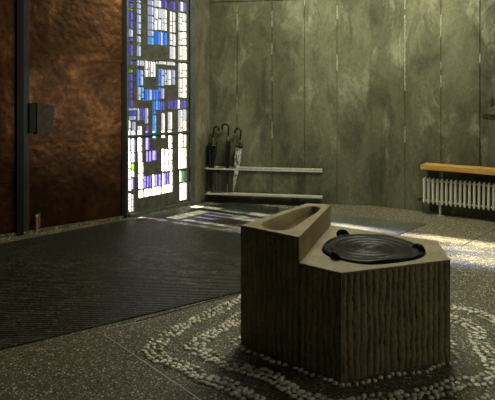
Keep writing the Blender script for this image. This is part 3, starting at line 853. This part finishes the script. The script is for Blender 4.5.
for k_ in range(NS):
    c = rk(t0 + pitch * (k_ + .35), .125)
    if first is None: first = section_mb(c).build('section', M['radiator'], rad, smooth=True)
    else:
        o = first.copy(); COL.objects.link(o); o.parent = rad; o.location = V3(DR * pitch * k_, 0)
for tt in (on_line(440, 90, BEND + NR * .125, DR)[0], t0 + 1.35):
    c = rk(tt, .125); mb = MB(); mb.tube([V3(c, .004), V3(c, .02), V3(c, ZB + .03)], [.017, .015, .015], 12)
    mb.tube([V3(c, 0), V3(c, .006), V3(c, .012)], [.045, .045, .02], 16); mb.build('foot', M['pipe'], rad, smooth=True)
mb = MB(); c = rk(t0 - .0, .125)
mb.tube([V3(c + DR * .01, ZB + .035), V3(c - DR * .035, ZB + .035), V3(c - DR * .045 - NR * .02, ZB + .035), V3(c - DR * .045 - NR * .124, ZB + .035)], .010, 10)
mb.tube([V3(c - DR * .03, ZB + .035), V3(c - DR * .06, ZB + .035)], [.017, .015], 12)
mb.build('valve', M['black'], rad, smooth=True)

bc = on_line(420.3, 90, BEND + NR * .255, DR)[0]
bench = empty('bench', V3(rk(bc + 1, .15), 0), 'long golden oak board bench mounted on the wall above the radiator', 'bench')
mb = MB(); LB = 2.3
mb.box(V3(rk(bc + LB / 2, .135), .581), V3(DR * LB / 2, 0), V3(NR * .122, 0), (0, 0, .029)); mb.build('seat', M['wood'], bench, bevel=.005)
for tt in (on_line(441, 90, BEND + NR * .12, DR)[0], bc + 1.25, bc + 2.2):
    mb = MB()
    for sx in (-.012, .012):
        mb.box(V3(rk(tt + sx, .10), .501), V3(DR * .003, 0), V3(NR * .012, 0), (0, 0, .0515))
    mb.box(V3(rk(tt, .058), .546), V3(DR * .015, 0), V3(NR * .055, 0), (0, 0, .006))
    mb.build('bracket', M['pipe'], bench)

# ------------------------------------------------------------------ small brass figure and lettering on the wall
em = MB()
def wq(u, v, off=0): t, z, _ = on_line(u, v, BEND + NR * off, DR); return t, z
def plate(pts, off, mb):
    P = [wq(*p, off) for p in pts]; n = len(P)
    V = [V3(rk(t, .001), z) for t, z in P] + [V3(rk(t, .012), z) for t, z in P]
    mb.add(V, [tuple(range(n)), tuple(range(n, 2 * n))[::-1]] + [(i, (i + 1) % n, n + (i + 1) % n, n + i) for i in range(n)])
plate([(491.6, 97.6), (492.2, 96.2), (492.9, 97.6), (493.3, 99.5), (493.2, 101.5), (494.0, 102.3), (494.0, 102.9), (492.2, 102.9), (491.6, 104.8), (490.4, 104.8), (490.2, 102.6), (489.6, 102.5), (490.4, 101.3), (490.7, 99.2)], 0, em)
tag(em.build('wall_emblem', M['gold']), 'small aged brass figure fixed on the concrete wall above the lettering', 'emblem')
lt = MB(); x = 483.0
for wd, strokes in ((1.9, ((0, .3, 1), (.7, 1, 1))), (2.3, ((0, .35, 1), (.6, 1, 1), (.35, .6, .35))), (2.6, ((0, .3, 1), (.65, .9, 1), (.3, .65, .3))),
                    (2.4, ((0, .28, 1), (.28, 1, .28), (.7, 1, .7))), (2.4, ((0, .3, .95), (.3, .7, .3), (.7, 1, 1)))):
    for a0, a1, hh in strokes:
        plate([(x + wd * a0, 118 - 4.2 * hh), (x + wd * a1, 118 - 4.2 * hh), (x + wd * a1, 118), (x + wd * a0, 118)], 0, lt)
    x += wd + .35
tag(lt.build('wall_lettering', M['gold']), 'row of small aged brass letters on the concrete wall above the bench', 'lettering')

# ------------------------------------------------------------------ outside, camera, light
mb = MB(); mb.prism([Vector((-14, -6)), Vector((6, -6)), Vector((6, 22)), Vector((-14, 22))], -.35, -.13)
mb.build('courtyard_ground', M['paving'], kind='structure')

cam = bpy.data.cameras.new('camera'); co = bpy.data.objects.new('camera', cam); COL.objects.link(co)
co.location = (0, 0, H); co.rotation_euler = (math.radians(90), 0, 0)
cam.sensor_width = 36; cam.lens = F / 495 * 36; cam.shift_y = -(200 - HY) / 495; cam.clip_start = .05
SC.camera = co

wd = bpy.data.worlds.new('sky'); SC.world = wd; wd.use_nodes = True
bg = wd.node_tree.nodes['Background']; bg.inputs[0].default_value = (.86, .92, 1, 1); bg.inputs[1].default_value = .78

def light(name, typ, loc, direction, energy, color, size=None, spread=None):
    l = bpy.data.lights.new(name, typ); l.energy = energy; l.color = color
    o = bpy.data.objects.new(name, l); COL.objects.link(o); o.location = loc
    o.rotation_euler = Vector(direction).to_track_quat('-Z', 'Y').to_euler()
    if size: l.shape = 'RECTANGLE'; l.size, l.size_y = size
    if spread: l.spread = math.radians(spread)
    return o, l
az = math.radians(120.5); el = math.radians(25)
sd_ = (math.sin(az) * math.cos(el), math.cos(az) * math.cos(el), -math.sin(el))
o, l = light('sun', 'SUN', (-6, 9, 5), sd_, 145, (1, .93, .80)); l.angle = math.radians(3.0)
light('skylight_over_wall', 'AREA', (1.2, 5.75, CEIL - .05), (-.05, .12, -1), 134, (1, .965, .73), (2.0, .9))
o, l = light('copper_highlight_spot', 'SPOT', (4.6, 2.6, 1.62), Vector((-1.86, 6.12, 1.20)) - Vector((4.6, 2.6, 1.62)), 330, (1, .93, .76))  # unseen spot added to make the soft highlight on the copper door
l.spot_size = math.radians(13); l.spot_blend = 1; l.shadow_soft_size = .12
light('right_fill', 'AREA', (4.6, 2.2, 2.2), (-1, .3, -.3), 17, (1, .95, .76), (.8, .8))  # unseen fill added on the right to rake the font's ribs
light('font_front_fill', 'AREA', (2.6, -1.6, 2.7), (-.5, 1, -.42), 8, (1, .97, .76), (1.2, 1.2))  # unseen fill added behind the camera to lift the font's front faces

vs = SC.view_settings; vs.view_transform = 'Standard'; vs.look = 'None'; vs.exposure = 0; vs.gamma = 1; vs.use_curve_mapping = False
cy = SC.cycles; cy.max_bounces = 8; cy.transparent_max_bounces = 12; cy.diffuse_bounces = 4
cy.use_denoising = True; cy.sample_clamp_indirect = 4
